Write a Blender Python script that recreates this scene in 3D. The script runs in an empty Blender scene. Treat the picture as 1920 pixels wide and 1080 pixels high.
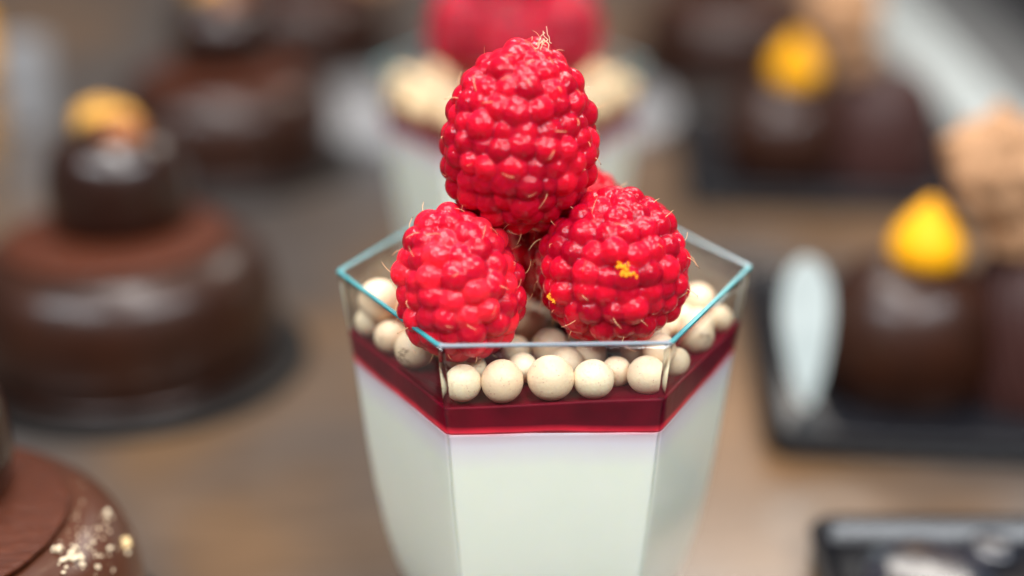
import bpy, math, random
import numpy as np
from mathutils import Matrix, Vector

sc = bpy.context.scene
sc.unit_settings.scale_length = 0.01          # 1 unit = 1 cm
C = sc.collection

# ------------------------------------------------------------------ camera
cam_d = bpy.data.cameras.new('camera')
cam = bpy.data.objects.new('camera', cam_d)
C.objects.link(cam)
sc.camera = cam
pitch, yaw = 0.397, 0.031
cp, sp, cy, sy = math.cos(pitch), math.sin(pitch), math.cos(yaw), math.sin(yaw)
fw = Vector((sy*cp, cy*cp, -sp)); rt = Vector((cy, -sy, 0)); up = rt.cross(fw)
M = Matrix((rt, up, -fw)).transposed().to_4x4()
M.translation = Vector((-1.006, -18.143, 7.343))
cam.matrix_world = M
cam_d.sensor_width = 36
cam_d.lens = 51.3
cam_d.clip_start = 0.5
cam_d.clip_end = 1000
cam_d.dof.use_dof = True
cam_d.dof.focus_distance = 18.0
cam_d.dof.aperture_fstop = 0.0513 / (2 * 0.57)     # aperture radius 0.57 cm
cam_d.dof.aperture_blades = 0

# ------------------------------------------------------------------ world and lamps
w = bpy.data.worlds.new('World'); sc.world = w; w.use_nodes = True
bg = w.node_tree.nodes['Background']
bg.inputs['Color'].default_value = (0.62, 0.60, 0.60, 1)
bg.inputs['Strength'].default_value = 0.16

def area(name, loc, target, sx, sy_, power, col):
    l = bpy.data.lights.new(name, 'AREA'); l.shape = 'RECTANGLE'; l.size = sx; l.size_y = sy_
    l.energy = power; l.color = col
    o = bpy.data.objects.new(name, l); C.objects.link(o)
    o.location = loc
    o.rotation_euler = (Vector(target) - Vector(loc)).to_track_quat('-Z', 'Y').to_euler()
    return o
area('ceiling_light', (-4, 4, 46), (0, 6, 0), 56, 10, 33000, (1.0, 0.97, 0.94))
area('window_light', (-27, -25, 38), (0, 3, -2), 44, 11, 27000, (0.90, 0.95, 1.0))
area('window_light', (25, -27, 38), (0, 3, -2), 44, 11, 27000, (0.92, 0.96, 1.0))
area('shelf_light', (22, 48, 38), (2, 10, -4), 36, 12, 12000, (1.0, 0.93, 0.84))
def lamp(name, loc, r, power, col):
    l = bpy.data.lights.new(name, 'POINT'); l.shadow_soft_size = r; l.energy = power; l.color = col
    o = bpy.data.objects.new(name, l); C.objects.link(o); o.location = loc
lamp('warm_lamp', (14, -20, 42), 1.6, 2600, (1.0, 0.82, 0.6))
lamp('warm_lamp', (-2, 40, 44), 2.0, 2600, (1.0, 0.8, 0.55))

sc.view_settings.view_transform = 'Standard'
sc.view_settings.look = 'None'
sc.view_settings.exposure = 0.32
sc.view_settings.gamma = 1.0
sc.view_settings.use_curve_mapping = False
sc.render.engine = 'CYCLES'
sc.cycles.use_denoising = True
sc.cycles.max_bounces = 14
sc.cycles.transparent_max_bounces = 24
sc.cycles.transmission_bounces = 10
sc.cycles.caustics_reflective = True
sc.cycles.caustics_refractive = True
sc.cycles.sample_clamp_indirect = 6

# ------------------------------------------------------------------ helpers
def mesh_obj(name, verts, faces, m=None, parent=None, smooth=True, loc=None):
    me = bpy.data.meshes.new(name)
    me.from_pydata([tuple(map(float, v)) for v in verts], [], faces)
    me.update()
    if smooth:
        me.polygons.foreach_set('use_smooth', [True]*len(me.polygons))
    o = bpy.data.objects.new(name, me); C.objects.link(o)
    if m: me.materials.append(m)
    if parent: o.parent = parent
    if loc is not None: o.location = loc
    return o

def tag(o, label=None, cat=None, group=None, kind=None):
    if label: o['label'] = label
    if cat: o['category'] = cat
    if group: o['group'] = group
    if kind: o['kind'] = kind
    return o

def empty(name, loc, rot=(0, 0, 0)):
    o = bpy.data.objects.new(name, None); C.objects.link(o)
    o.location = loc; o.rotation_euler = rot; o.empty_display_size = 0.3
    return o

def copy_tree(o, parent=None, skip=()):
    c = o.copy(); C.objects.link(c)
    c.parent = parent
    if parent: c.matrix_parent_inverse = o.matrix_parent_inverse.copy()
    for ch in list(o.children):
        if ch.name.split('.')[0] in skip: continue
        copy_tree(ch, c, skip)
    return c

def loft(loops, cap_start=True, cap_end=True):
    """loops: list of (n,3) arrays with equal n -> verts, faces"""
    n = len(loops[0]); V = np.concatenate(loops); F = []
    for k in range(len(loops)-1):
        a, b = k*n, (k+1)*n
        for i in range(n):
            j = (i+1) % n
            F.append((a+i, a+j, b+j, b+i))
    V = list(map(tuple, V))
    if cap_start: F.append(tuple(range(n-1, -1, -1)))
    if cap_end: F.append(tuple(range((len(loops)-1)*n, len(loops)*n)))
    return V, F

def lathe(profile, seg=96, wob=None):
    loops = []
    th = np.linspace(0, 2*math.pi, seg, endpoint=False)
    for (r, z) in profile:
        rr = np.full(seg, max(r, 1e-4))
        if wob: rr = rr * (1 + wob(th, z))
        loops.append(np.stack([rr*np.cos(th), rr*np.sin(th), np.full(seg, z)], -1))
    return loft(loops)

def smooth_profile(pts, n=6):
    """Catmull-Rom through the profile points"""
    P = [np.array(p, float) for p in pts]; P = [P[0]] + P + [P[-1]]; out = []
    for i in range(1, len(P)-2):
        for t in np.linspace(0, 1, n, endpoint=False):
            a, b, c, d = P[i-1], P[i], P[i+1], P[i+2]
            out.append(0.5*((2*b)+(-a+c)*t+(2*a-5*b+4*c-d)*t*t+(-a+3*b-3*c+d)*t**3))
    out.append(P[-2])
    return [tuple(p) for p in out]

def box(sx, sy_, sz, bev=0.0):
    """box with its base at z 0, rounded vertical corners and a small top chamfer"""
    n = 8; r = max(bev, 0.01)
    def ring(dx, z):
        pts = []
        for (cx, cyy, a0) in ((1, 1, 0), (-1, 1, 90), (-1, -1, 180), (1, -1, 270)):
            for k in range(n+1):
                a = math.radians(a0 + 90*k/n)
                rr = max(r-dx, 0.001)
                pts.append(((sx/2-r)*cx + rr*math.cos(a), (sy_/2-r)*cyy + rr*math.sin(a), z))
        return np.array(pts)
    ch = min(0.08, sz*0.25)
    return loft([ring(ch, 0), ring(0, ch), ring(0, sz-ch), ring(ch*0.3, sz-ch*0.3), ring(ch, sz)])

def tube(pts, r0, r1, k=5):
    pts = [np.array(p, float) for p in pts]; V_, F_ = [], []
    for i, p in enumerate(pts):
        d = pts[min(i+1, len(pts)-1)]-pts[max(i-1, 0)]; d /= np.linalg.norm(d)+1e-9
        x = np.cross(d, (0.3, 0.5, 0.81)); x /= np.linalg.norm(x)+1e-9; y = np.cross(d, x)
        r = r0+(r1-r0)*i/(len(pts)-1)
        for q in range(k):
            a = 2*math.pi*q/k; V_.append(p+r*(math.cos(a)*x+math.sin(a)*y))
    for i in range(len(pts)-1):
        for q in range(k):
            F_.append((i*k+q, i*k+(q+1) % k, (i+1)*k+(q+1) % k, (i+1)*k+q))
    F_.append(tuple(range(k-1, -1, -1))); F_.append(tuple(range((len(pts)-1)*k, len(pts)*k)))
    return V_, F_

# ------------------------------------------------------------------ materials
def mat(name, base, rough=0.5, **kw):
    m = bpy.data.materials.new(name); m.use_nodes = True
    nt = m.node_tree; b = nt.nodes['Principled BSDF']
    b.inputs['Base Color'].default_value = (*base, 1)
    b.inputs['Roughness'].default_value = rough
    for k, v in kw.items():
        b.inputs[k.replace('_', ' ')].default_value = v
    return m, nt, b

def noise(nt, scale, detail=3, rough=0.5, coord='Object', sx=(1, 1, 1)):
    tc = nt.nodes.new('ShaderNodeTexCoord'); mp = nt.nodes.new('ShaderNodeMapping')
    mp.inputs['Scale'].default_value = sx
    n = nt.nodes.new('ShaderNodeTexNoise')
    n.inputs['Scale'].default_value = scale; n.inputs['Detail'].default_value = detail
    n.inputs['Roughness'].default_value = rough
    nt.links.new(tc.outputs[coord], mp.inputs['Vector']); nt.links.new(mp.outputs[0], n.inputs['Vector'])
    return n
def ramp(nt, src, stops):
    r = nt.nodes.new('ShaderNodeValToRGB')
    while len(r.color_ramp.elements) < len(stops): r.color_ramp.elements.new(0.5)
    for e, (p, c) in zip(r.color_ramp.elements, stops):
        e.position = p; e.color = (*c, 1)
    nt.links.new(src, r.inputs['Fac'])
    return r
def bump(nt, b, src, dist, strength=1.0, prev=None):
    bp = nt.nodes.new('ShaderNodeBump'); bp.inputs['Distance'].default_value = dist
    bp.inputs['Strength'].default_value = strength
    nt.links.new(src, bp.inputs['Height'])
    if prev: nt.links.new(prev.outputs[0], bp.inputs['Normal'])
    nt.links.new(bp.outputs[0], b.inputs['Normal'])
    if b.inputs['Coat Weight'].default_value > 0: nt.links.new(bp.outputs[0], b.inputs['Coat Normal'])
    return bp

def m_raspberry():
    m, nt, b = mat('raspberry_flesh', (0.62, 0.012, 0.03), 0.3, Subsurface_Weight=1.0, Subsurface_Scale=0.22,
                   Specular_IOR_Level=0.05, Coat_Weight=0.6, Coat_Roughness=0.10, Coat_IOR=1.38,
                   Sheen_Weight=0.0, Sheen_Roughness=0.4)
    b.inputs['Subsurface Radius'].default_value = (1.0, 0.09, 0.10)
    b.inputs['Sheen Tint'].default_value = (1.0, 0.55, 0.6, 1)
    at = nt.nodes.new('ShaderNodeAttribute'); at.attribute_name = 'drupe'
    r = ramp(nt, at.outputs['Fac'], [(0.0, (0.29, 0.001, 0.012)), (0.5, (0.42, 0.002, 0.017)), (1.0, (0.58, 0.005, 0.023))])
    n = noise(nt, 9, 4, 0.6)
    mx = nt.nodes.new('ShaderNodeMixRGB'); mx.blend_type = 'MIX'
    r2 = ramp(nt, n.outputs['Fac'], [(0.52, (0, 0, 0)), (0.78, (0.32, 0.32, 0.32))])
    nt.links.new(r2.outputs[0], mx.inputs[0]); nt.links.new(r.outputs[0], mx.inputs[1])
    mx.inputs[2].default_value = (0.62, 0.02, 0.035, 1)
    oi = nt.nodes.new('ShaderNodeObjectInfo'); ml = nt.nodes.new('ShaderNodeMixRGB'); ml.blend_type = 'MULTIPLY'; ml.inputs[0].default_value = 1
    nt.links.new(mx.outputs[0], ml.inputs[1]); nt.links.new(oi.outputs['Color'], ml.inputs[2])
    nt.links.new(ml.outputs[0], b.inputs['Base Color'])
    n2 = noise(nt, 6.5, 2, 0.5)
    bp = bump(nt, b, n2.outputs['Fac'], 0.05, 1.0)
    n3 = noise(nt, 70, 2, 0.5)
    bump(nt, b, n3.outputs['Fac'], 0.0012, 0.4, bp)
    rr = ramp(nt, n2.outputs['Fac'], [(0.35, (0.25, 0.25, 0.25)), (0.7, (0.5, 0.5, 0.5))])
    nt.links.new(rr.outputs[0], b.inputs['Roughness'])
    return m
M_RASP = m_raspberry()
M_HAIR, _, _b = mat('raspberry_hair', (0.80, 0.42, 0.22), 0.5, Subsurface_Weight=0.0)
M_HAIR_DARK, _, _ = mat('raspberry_hair_tip', (0.16, 0.07, 0.035), 0.6)
M_STYLE, _, _ = mat('dried_style_fibre', (0.62, 0.46, 0.30), 0.7)
M_POLLEN, _, _ = mat('pollen_grain', (0.95, 0.33, 0.005), 0.7)

def m_pearl(name, c1, c2, spots=True):
    m, nt, b = mat(name, c1, 0.42, Subsurface_Weight=0.35, Subsurface_Scale=0.12, Coat_Weight=0.12, Coat_Roughness=0.3)
    b.inputs['Subsurface Radius'].default_value = (1.0, 0.7, 0.45)
    oi = nt.nodes.new('ShaderNodeObjectInfo')
    n = noise(nt, 5, 3, 0.6)
    ad = nt.nodes.new('ShaderNodeMath'); ad.operation = 'MULTIPLY_ADD'
    nt.links.new(oi.outputs['Random'], ad.inputs[0]); ad.inputs[1].default_value = 0.5
    ad2 = nt.nodes.new('ShaderNodeMath'); ad2.operation = 'MULTIPLY'; ad2.inputs[1].default_value = 0.6
    nt.links.new(n.outputs['Fac'], ad2.inputs[0]); nt.links.new(ad2.outputs[0], ad.inputs[2])
    r = ramp(nt, ad.outputs[0], [(0.25, c1), (0.75, c2)])
    # raspberry juice specks, each grain its own
    tc = nt.nodes.new('ShaderNodeTexCoord'); va = nt.nodes.new('ShaderNodeVectorMath'); va.operation = 'ADD'
    nt.links.new(tc.outputs['Object'], va.inputs[0]); nt.links.new(oi.outputs['Location'], va.inputs[1])
    v = nt.nodes.new('ShaderNodeTexVoronoi'); v.inputs['Scale'].default_value = 7.0
    nt.links.new(va.outputs[0], v.inputs['Vector'])
    nn = nt.nodes.new('ShaderNodeTexNoise'); nn.inputs['Scale'].default_value = 2.3
    nt.links.new(va.outputs[0], nn.inputs['Vector'])
    s1 = ramp(nt, v.outputs['Distance'], [(0.12, (1, 1, 1)), (0.25, (0, 0, 0))])
    s2 = ramp(nt, nn.outputs['Fac'], [(0.46, (0, 0, 0)), (0.60, (0.8, 0.8, 0.8))])
    ml = nt.nodes.new('ShaderNodeMath'); ml.operation = 'MULTIPLY'
    nt.links.new(s1.outputs[0], ml.inputs[0]); nt.links.new(s2.outputs[0], ml.inputs[1])
    mx = nt.nodes.new('ShaderNodeMixRGB')
    nt.links.new(ml.outputs[0], mx.inputs[0]); nt.links.new(r.outputs[0], mx.inputs[1])
    mx.inputs[2].default_value = (0.42, 0.09, 0.07, 1)
    nt.links.new(mx.outputs[0], b.inputs['Base Color'])
    n3 = noise(nt, 12, 3, 0.5)
    bump(nt, b, n3.outputs['Fac'], 0.012, 0.6)
    return m
M_PEARL = m_pearl('white_chocolate_pearl', (0.92, 0.78, 0.55), (0.84, 0.62, 0.42))

def m_thin_glass(name, tint, ior=1.45, rough=0.02):
    m = bpy.data.materials.new(name); m.use_nodes = True; nt = m.node_tree; nt.nodes.clear()
    out = nt.nodes.new('ShaderNodeOutputMaterial'); mix = nt.nodes.new('ShaderNodeMixShader')
    tr = nt.nodes.new('ShaderNodeBsdfTransparent'); gl = nt.nodes.new('ShaderNodeBsdfGlossy')
    tr.inputs['Color'].default_value = (*tint, 1); gl.inputs['Roughness'].default_value = rough
    n = noise(nt, 1.2, 2); bp = nt.nodes.new('ShaderNodeBump'); bp.inputs['Distance'].default_value = 0.03
    bp.inputs['Strength'].default_value = 0.35
    nt.links.new(n.outputs['Fac'], bp.inputs['Height'])
    # Schlick reflectance of a thin clear wall, the same from either face
    lw2 = nt.nodes.new('ShaderNodeLayerWeight'); lw2.inputs['Blend'].default_value = 0.5
    pw = nt.nodes.new('ShaderNodeMath'); pw.operation = 'POWER'; pw.inputs[1].default_value = 5.0
    sc_ = nt.nodes.new('ShaderNodeMath'); sc_.operation = 'MULTIPLY_ADD'; sc_.inputs[1].default_value = 0.9; sc_.inputs[2].default_value = 0.04
    nt.links.new(lw2.outputs['Facing'], pw.inputs[0]); nt.links.new(pw.outputs[0], sc_.inputs[0])
    nt.links.new(sc_.outputs[0], mix.inputs[0])
    nt.links.new(bp.outputs[0], gl.inputs['Normal'])
    nt.links.new(tr.outputs[0], mix.inputs[1]); nt.links.new(gl.outputs[0], mix.inputs[2])
    nt.links.new(mix.outputs[0], out.inputs['Surface'])
    return m
M_GLASS = m_thin_glass('clear_plastic', (0.978, 0.992, 0.982))

def m_rim():
    m, nt, b = mat('teal_cut_edge', (0.0, 0.36, 0.42), 0.45, Specular_IOR_Level=0.1, Subsurface_Weight=0.3, Subsurface_Scale=0.05)
    b.inputs['Transmission Weight'].default_value = 0.25
    n = noise(nt, 3, 3)
    r = ramp(nt, n.outputs['Fac'], [(0.3, (0.0, 0.19, 0.22)), (0.7, (0.003, 0.29, 0.31))])
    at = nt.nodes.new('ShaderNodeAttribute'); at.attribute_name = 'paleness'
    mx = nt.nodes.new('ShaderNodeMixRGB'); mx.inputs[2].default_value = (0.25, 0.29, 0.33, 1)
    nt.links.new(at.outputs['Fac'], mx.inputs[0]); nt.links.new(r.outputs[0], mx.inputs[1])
    nt.links.new(mx.outputs[0], b.inputs['Base Color'])
    return m
M_RIM = m_rim()
M_ROD, _, _ = mat('clear_streak_rod', (0.93, 0.97, 0.96), 0.05, IOR=1.13, Transmission_Weight=1.0)

def m_cream():
    m, nt, b = mat('panna_cotta', (0.8, 0.83, 0.72), 0.35, Subsurface_Weight=0.55, Subsurface_Scale=0.5)
    b.inputs['Subsurface Radius'].default_value = (1.0, 0.9, 0.7)
    at = nt.nodes.new('ShaderNodeAttribute'); at.attribute_name = 'depth'
    n = noise(nt, 1.1, 3)
    ad = nt.nodes.new('ShaderNodeMath'); ad.operation = 'MULTIPLY_ADD'
    nt.links.new(n.outputs['Fac'], ad.inputs[0]); ad.inputs[1].default_value = 0.10
    nt.links.new(at.outputs['Fac'], ad.inputs[2])
    r = ramp(nt, ad.outputs[0], [(0.05, (0.80, 0.30, 0.36)), (0.085, (0.78, 0.60, 0.66)), (0.22, (0.84, 0.77, 0.82)), (0.58, (0.91, 0.935, 0.81))])
    nb = noise(nt, 1.4, 4, 0.55, sx=(1, 1, 0.8))
    rb = ramp(nt, nb.outputs['Fac'], [(0.3, (0.97, 0.975, 0.975)), (0.7, (1, 1, 1))])
    mb = nt.nodes.new('ShaderNodeMixRGB'); mb.blend_type = 'MULTIPLY'; mb.inputs[0].default_value = 1
    nt.links.new(r.outputs[0], mb.inputs[1]); nt.links.new(rb.outputs[0], mb.inputs[2])
    nt.links.new(mb.outputs[0], b.inputs['Base Color'])
    bump(nt, b, nb.outputs['Fac'], 0.01, 0.3)
    return m
M_CREAM = m_cream()

def m_jam():
    m, nt, b = mat('raspberry_jam', (0.12, 0.002, 0.012), 0.35, Specular_IOR_Level=0.08, Coat_Weight=0.0, Subsurface_Weight=0.2, Subsurface_Scale=0.05)
    at = nt.nodes.new('ShaderNodeAttribute'); at.attribute_name = 'depth'
    n = noise(nt, 2.0, 4)
    r = ramp(nt, at.outputs['Fac'], [(0.0, (0.90, 0.07, 0.11)), (0.045, (0.75, 0.02, 0.05)), (0.12, (0.13, 0.0006, 0.011)), (1.0, (0.09, 0.0005, 0.007))])
    mx = nt.nodes.new('ShaderNodeMixRGB'); mx.blend_type = 'MULTIPLY'; mx.inputs[0].default_value = 1
    r2 = ramp(nt, n.outputs['Fac'], [(0.3, (0.75, 0.7, 0.8)), (0.7, (1.3, 1.2, 1.2))])
    nt.links.new(r.outputs[0], mx.inputs[1]); nt.links.new(r2.outputs[0], mx.inputs[2])
    nt.links.new(mx.outputs[0], b.inputs['Base Color'])
    bump(nt, b, n.outputs['Fac'], 0.05, 0.4)
    return m
M_JAM = m_jam()

def m_choc(name, c1, c2, rough, coat=0.5, crough=0.15, bscale=2.0, bdist=0.02, sx=(1, 1, 1)):
    m, nt, b = mat(name, c1, rough, Specular_IOR_Level=0.25, Coat_Weight=coat, Coat_Roughness=crough)
    n = noise(nt, bscale, 4, 0.6, sx=sx)
    r = ramp(nt, n.outputs['Fac'], [(0.3, c1), (0.7, c2)])
    nt.links.new(r.outputs[0], b.inputs['Base Color'])
    bump(nt, b, n.outputs['Fac'], bdist, 0.6)
    return m
M_GLAZE = m_choc('chocolate_glaze', (0.016, 0.0038, 0.0010), (0.030, 0.0070, 0.0016), 0.45, 0.35, 0.2, 1.0, 0.03)
M_MILK = m_choc('milk_chocolate_glaze', (0.050, 0.014, 0.006), (0.070, 0.020, 0.008), 0.38, 0.4, 0.2, 1.0, 0.03)
M_BALL = m_choc('dark_chocolate_shell', (0.013, 0.004, 0.0025), (0.020, 0.006, 0.003), 0.3, 0.7, 0.18, 1.2, 0.02)
M_PLATE = m_choc('ridged_chocolate', (0.030, 0.009, 0.007), (0.042, 0.012, 0.009), 0.5, 0.15, 0.4, 3.0, 0.02)
M_CREAMBEIGE = m_choc('beige_truffle_coat', (0.30, 0.155, 0.075), (0.46, 0.26, 0.14), 0.9, 0.0, 0.5, 3.0, 0.08)
M_YELLOW = m_choc('mango_gel', (0.83, 0.36, 0.0005), (0.87, 0.40, 0.001), 0.6, 0.03, 0.3, 1.0, 0.01)
M_GOLD, _nt, _b = mat('gold_leaf', (0.82, 0.42, 0.075), 0.5, Metallic=0.4)
bump(_nt, _b, noise(_nt, 4, 4, 0.7).outputs['Fac'], 0.12, 0.8)
M_NUT = m_choc('caramel_nut', (0.20, 0.06, 0.015), (0.28, 0.09, 0.025), 0.4, 0.3, 0.3)
M_CRUMB = m_choc('biscuit_crumb', (0.80, 0.62, 0.40), (0.86, 0.74, 0.55), 0.8, 0.0, 0.5, 9.0, 0.02)
M_CRUMBG = m_choc('golden_biscuit_crumb', (0.85, 0.58, 0.26), (0.90, 0.68, 0.38), 0.8, 0.0, 0.5, 9.0, 0.02)

def m_disc():
    m, nt, b = mat('thin_chocolate_disc', (0.16, 0.045, 0.018), 0.45, Specular_IOR_Level=0.25, Coat_Weight=0.05, Coat_Roughness=0.25)
    n = noise(nt, 3.0, 6, 0.7, sx=(1.0, 2.4, 1.0))
    n.inputs['Distortion'].default_value = 0.6
    r = ramp(nt, n.outputs['Fac'], [(0.3, (0.048, 0.009, 0.002)), (0.7, (0.085, 0.017, 0.004))])
    nt.links.new(r.outputs[0], b.inputs['Base Color'])
    bump(nt, b, n.outputs['Fac'], 0.07, 0.9)
    return m
M_DISC = m_disc()

M_BLACK = m_choc('black_gloss_plastic', (0.006, 0.006, 0.008), (0.009, 0.009, 0.011), 0.25, 0.2, 0.08, 1.0, 0.01)
M_BOARD = m_choc('black_cake_board', (0.006, 0.005, 0.005), (0.010, 0.008, 0.007), 0.5, 0.04, 0.2, 2.0, 0.01)
M_WHITE = m_choc('lit_edge_white', (0.46, 0.50, 0.49), (0.54, 0.57, 0.555), 0.3, 0.3, 0.2, 2.0, 0.01)
M_REFLECTION = m_choc('pale_reflection', (0.42, 0.48, 0.47), (0.60, 0.66, 0.64), 0.3, 0.3, 0.2, 1.2, 0.01)
M_PORC = m_choc('grey_white_porcelain', (0.26, 0.26, 0.265), (0.33, 0.325, 0.33), 0.25, 0.5, 0.1, 0.5, 0.01)
M_STEEL, _nt, _b = mat('brushed_steel', (0.55, 0.56, 0.56), 0.33, Metallic=0.9)
_n = noise(_nt, 6, 4, 0.6, sx=(6, 0.4, 1)); bump(_nt, _b, _n.outputs['Fac'], 0.02, 0.5)

def m_counter():
    m, nt, b = mat('counter_laminate', (0.2, 0.14, 0.1), 0.3, Coat_Weight=0.8, Coat_Roughness=0.2)
    n = noise(nt, 0.12, 2, 0.45, sx=(1.0, 0.75, 1))
    r = ramp(nt, n.outputs['Fac'], [(0.34, (0.060, 0.054, 0.052)), (0.47, (0.082, 0.062, 0.050)), (0.56, (0.130, 0.074, 0.038)), (0.68, (0.18, 0.096, 0.044))])  # orange and grey blotches paint in reflections of warm lamps and sky
    n2 = noise(nt, 1.6, 5, 0.65, sx=(0.35, 2.2, 1))
    r2 = ramp(nt, n2.outputs['Fac'], [(0.3, (0.80, 0.80, 0.80)), (0.7, (1.15, 1.15, 1.15))])
    mx = nt.nodes.new('ShaderNodeMixRGB'); mx.blend_type = 'MULTIPLY'; mx.inputs[0].default_value = 1
    nt.links.new(r.outputs[0], mx.inputs[1]); nt.links.new(r2.outputs[0], mx.inputs[2])
    nt.links.new(mx.outputs[0], b.inputs['Base Color'])
    bump(nt, b, n2.outputs['Fac'], 0.01, 0.4)
    return m

M_LAYER = m_choc('toasted_pearl_coat', (0.88, 0.62, 0.36), (0.92, 0.68, 0.42), 0.5, 0.05, 0.3, 2.0, 0.01)
M_SCRATCH, _, _ = mat('dark_fibre', (0.10, 0.03, 0.015), 0.7)
# ------------------------------------------------------------------ setting
V, F = box(220, 220, 2.0, 2.0)
ct = mesh_obj('counter_top', V, F, m_counter(), smooth=False, loc=(0, 50, -8.0))
tag(ct, kind='structure')

# ------------------------------------------------------------------ verrine (hexagonal cup)
def hexloop(R, cr, z, seg=6):
    """hexagon of circumradius R with corners rounded by radius cr (vertices at 0,60..)"""
    pts = []
    ap = R*math.cos(math.radians(30))
    Rc = (ap - cr)/math.cos(math.radians(30))
    for k in range(6):
        c = math.radians(60*k)
        for j in range(seg+1):
            a = c + math.radians(-30 + 60*j/seg)
            pts.append((Rc*math.cos(c)+cr*math.cos(a), Rc*math.sin(c)+cr*math.sin(a), 0))
        # points along the straight side
        c2 = math.radians(60*(k+1)); a = c + math.radians(30)
        p0 = np.array(pts[-1]); p1 = np.array((Rc*math.cos(c2)+cr*math.cos(a), Rc*math.sin(c2)+cr*math.sin(a), 0))
        for t in np.linspace(0, 1, 14)[1:-1]:
            pts.append(tuple(p0*(1-t)+p1*t))
    P = np.array(pts); P[:, 2] = z
    return P
PROF = [(0.0, 2.80), (-0.9, 2.685), (-1.4, 2.625), (-2.4, 2.525), (-3.25, 2.42), (-4.0, 2.29), (-4.6, 2.13), (-5.1, 1.92), (-5.5, 1.66), (-5.8, 1.40), (-5.96, 1.22)]
def rad(z):
    zs = [p[0] for p in PROF][::-1]; rs = [p[1] for p in PROF][::-1]
    return float(np.interp(z, zs, rs))
WALL = 0.062
def ang_of(P): return np.arctan2(P[:, 1], P[:, 0])
def z_int(th): return -1.265 + 0.014*np.sin(3*th+1.0) + 0.007*np.sin(17*th)*np.sin(5*th) + 0.010*np.sin(7*th) + 0.015*np.cos(th)
def z_top(th): return -0.84 + 0.012*np.sin(4*th) + 0.035*np.cos(th) - 0.02*np.sin(2*th+.4)

def make_cup(loc, label):
    root = empty('dessert_cup', loc)
    tag(root, label, 'dessert cup', 'hexagonal dessert cups')
    root_base = -0.0
    # wall: outer surface down, solid base, inner surface up, flat lip between
    zs = np.array([-0.012, -0.3, -0.9, -1.4, -1.9, -2.4, -2.9, -3.25, -3.65, -4.0, -4.3, -4.6, -4.85, -5.1, -5.3, -5.5, -5.65, -5.8, -5.9, -5.97])
    outer = [hexloop(rad(z), 0.10, z) for z in zs]
    inner = [hexloop(rad(z)-WALL*1.15, 0.20, z) for z in (-0.012, -0.3, -0.6, -0.84, -0.95)]
    loops = inner[::-1] + outer
    Vv, Ff = loft(loops)
    mesh_obj('cup_wall', Vv, Ff, M_GLASS, root)
    # the cut lip, its own teal piece
    lo = [hexloop(2.800-WALL*1.15, 0.20, -0.010), hexloop(2.800-WALL*1.15, 0.20, 0.012), hexloop(2.800-WALL*1.0, 0.19, 0.018),
          hexloop(2.796, 0.10, 0.018), hexloop(2.801, 0.10, 0.012), hexloop(2.800, 0.10, -0.010)]
    Vv, Ff = loft(lo, False, False)
    n = len(lo[0]); m_ = len(lo)-1
    for i in range(n):
        j = (i+1) % n
        Ff.append((m_*n+i, m_*n+j, j, i))
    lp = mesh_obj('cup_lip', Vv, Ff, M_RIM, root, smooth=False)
    # light piping painted in as a set paleness for each side of the lip
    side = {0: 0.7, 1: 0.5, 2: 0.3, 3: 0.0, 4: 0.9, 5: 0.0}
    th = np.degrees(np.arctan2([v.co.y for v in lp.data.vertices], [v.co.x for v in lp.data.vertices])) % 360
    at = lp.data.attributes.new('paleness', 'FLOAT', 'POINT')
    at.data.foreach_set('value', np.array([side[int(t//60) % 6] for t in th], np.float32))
    # clear rods added down the upright edges to draw the corners' light streaks
    for k in range(6):
        a = math.radians(60*k); pts = []
        for z in np.linspace(-0.012, -5.6, 34):
            R = rad(z)-0.072; pts.append((R*math.cos(a), R*math.sin(a), z))
        v, f = tube(pts, 0.042, 0.042, 14)
        mesh_obj('corner_light_rod', v, f, M_ROD, root)
    # cream
    gap = 0.016
    cz = [-5.72, -5.6, -5.45, -5.2, -4.9, -4.6, -4.3, -4.0, -3.6, -3.25, -2.8, -2.4, -2.1, -1.9, -1.75, -1.62, -1.52, -1.44, -1.38, -1.34, -1.31]
    loops, dep = [], []
    for z in cz:
        P = hexloop(rad(z)-gap, 0.12, z); loops.append(P); dep.append(z_int(ang_of(P))-z)
    P = hexloop(rad(-1.265)-gap, 0.12, 0); P[:, 2] = z_int(ang_of(P)); loops.append(P); dep.append(np.zeros(len(P)))
    Vv, Ff = loft(loops)
    cr = mesh_obj('cream', Vv, Ff, M_CREAM, root)
    at = cr.data.attributes.new('depth', 'FLOAT', 'POINT'); at.data.foreach_set('value', np.concatenate(dep).astype(np.float32))
    # jam
    loops, dep = [], []
    for t in np.linspace(0, 1, 14):
        P = hexloop(rad(-1.05)-gap, 0.12, 0); th = ang_of(P)
        z = z_int(th)+0.002 + (z_top(th)-z_int(th))*t
        R = np.array([rad(q) for q in z]); s = (R-gap)/(rad(-1.05)-gap)
        P[:, 0] *= s; P[:, 1] *= s; P[:, 2] = z
        loops.append(P); dep.append(z-z_int(th))
    edge = loops[-1].copy()
    for s, dz in ((0.978, -0.002), (0.97, -0.035), (0.95, -0.06), (0.9, -0.075), (0.7, -0.07), (0.4, -0.08), (0.1, -0.08), (0.002, -0.08)):
        P = edge*np.array([s, s, 1]); P[:, 2] = (edge[:, 2]*s + -0.84*(1-s)) + dz
        loops.append(P); dep.append(np.full(len(P), 0.5))
    Vv, Ff = loft(loops, True, True)
    jm = mesh_obj('jam', Vv, Ff, M_JAM, root)
    at = jm.data.attributes.new('depth', 'FLOAT', 'POINT'); at.data.foreach_set('value', np.concatenate(dep).astype(np.float32))
    return root

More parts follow.
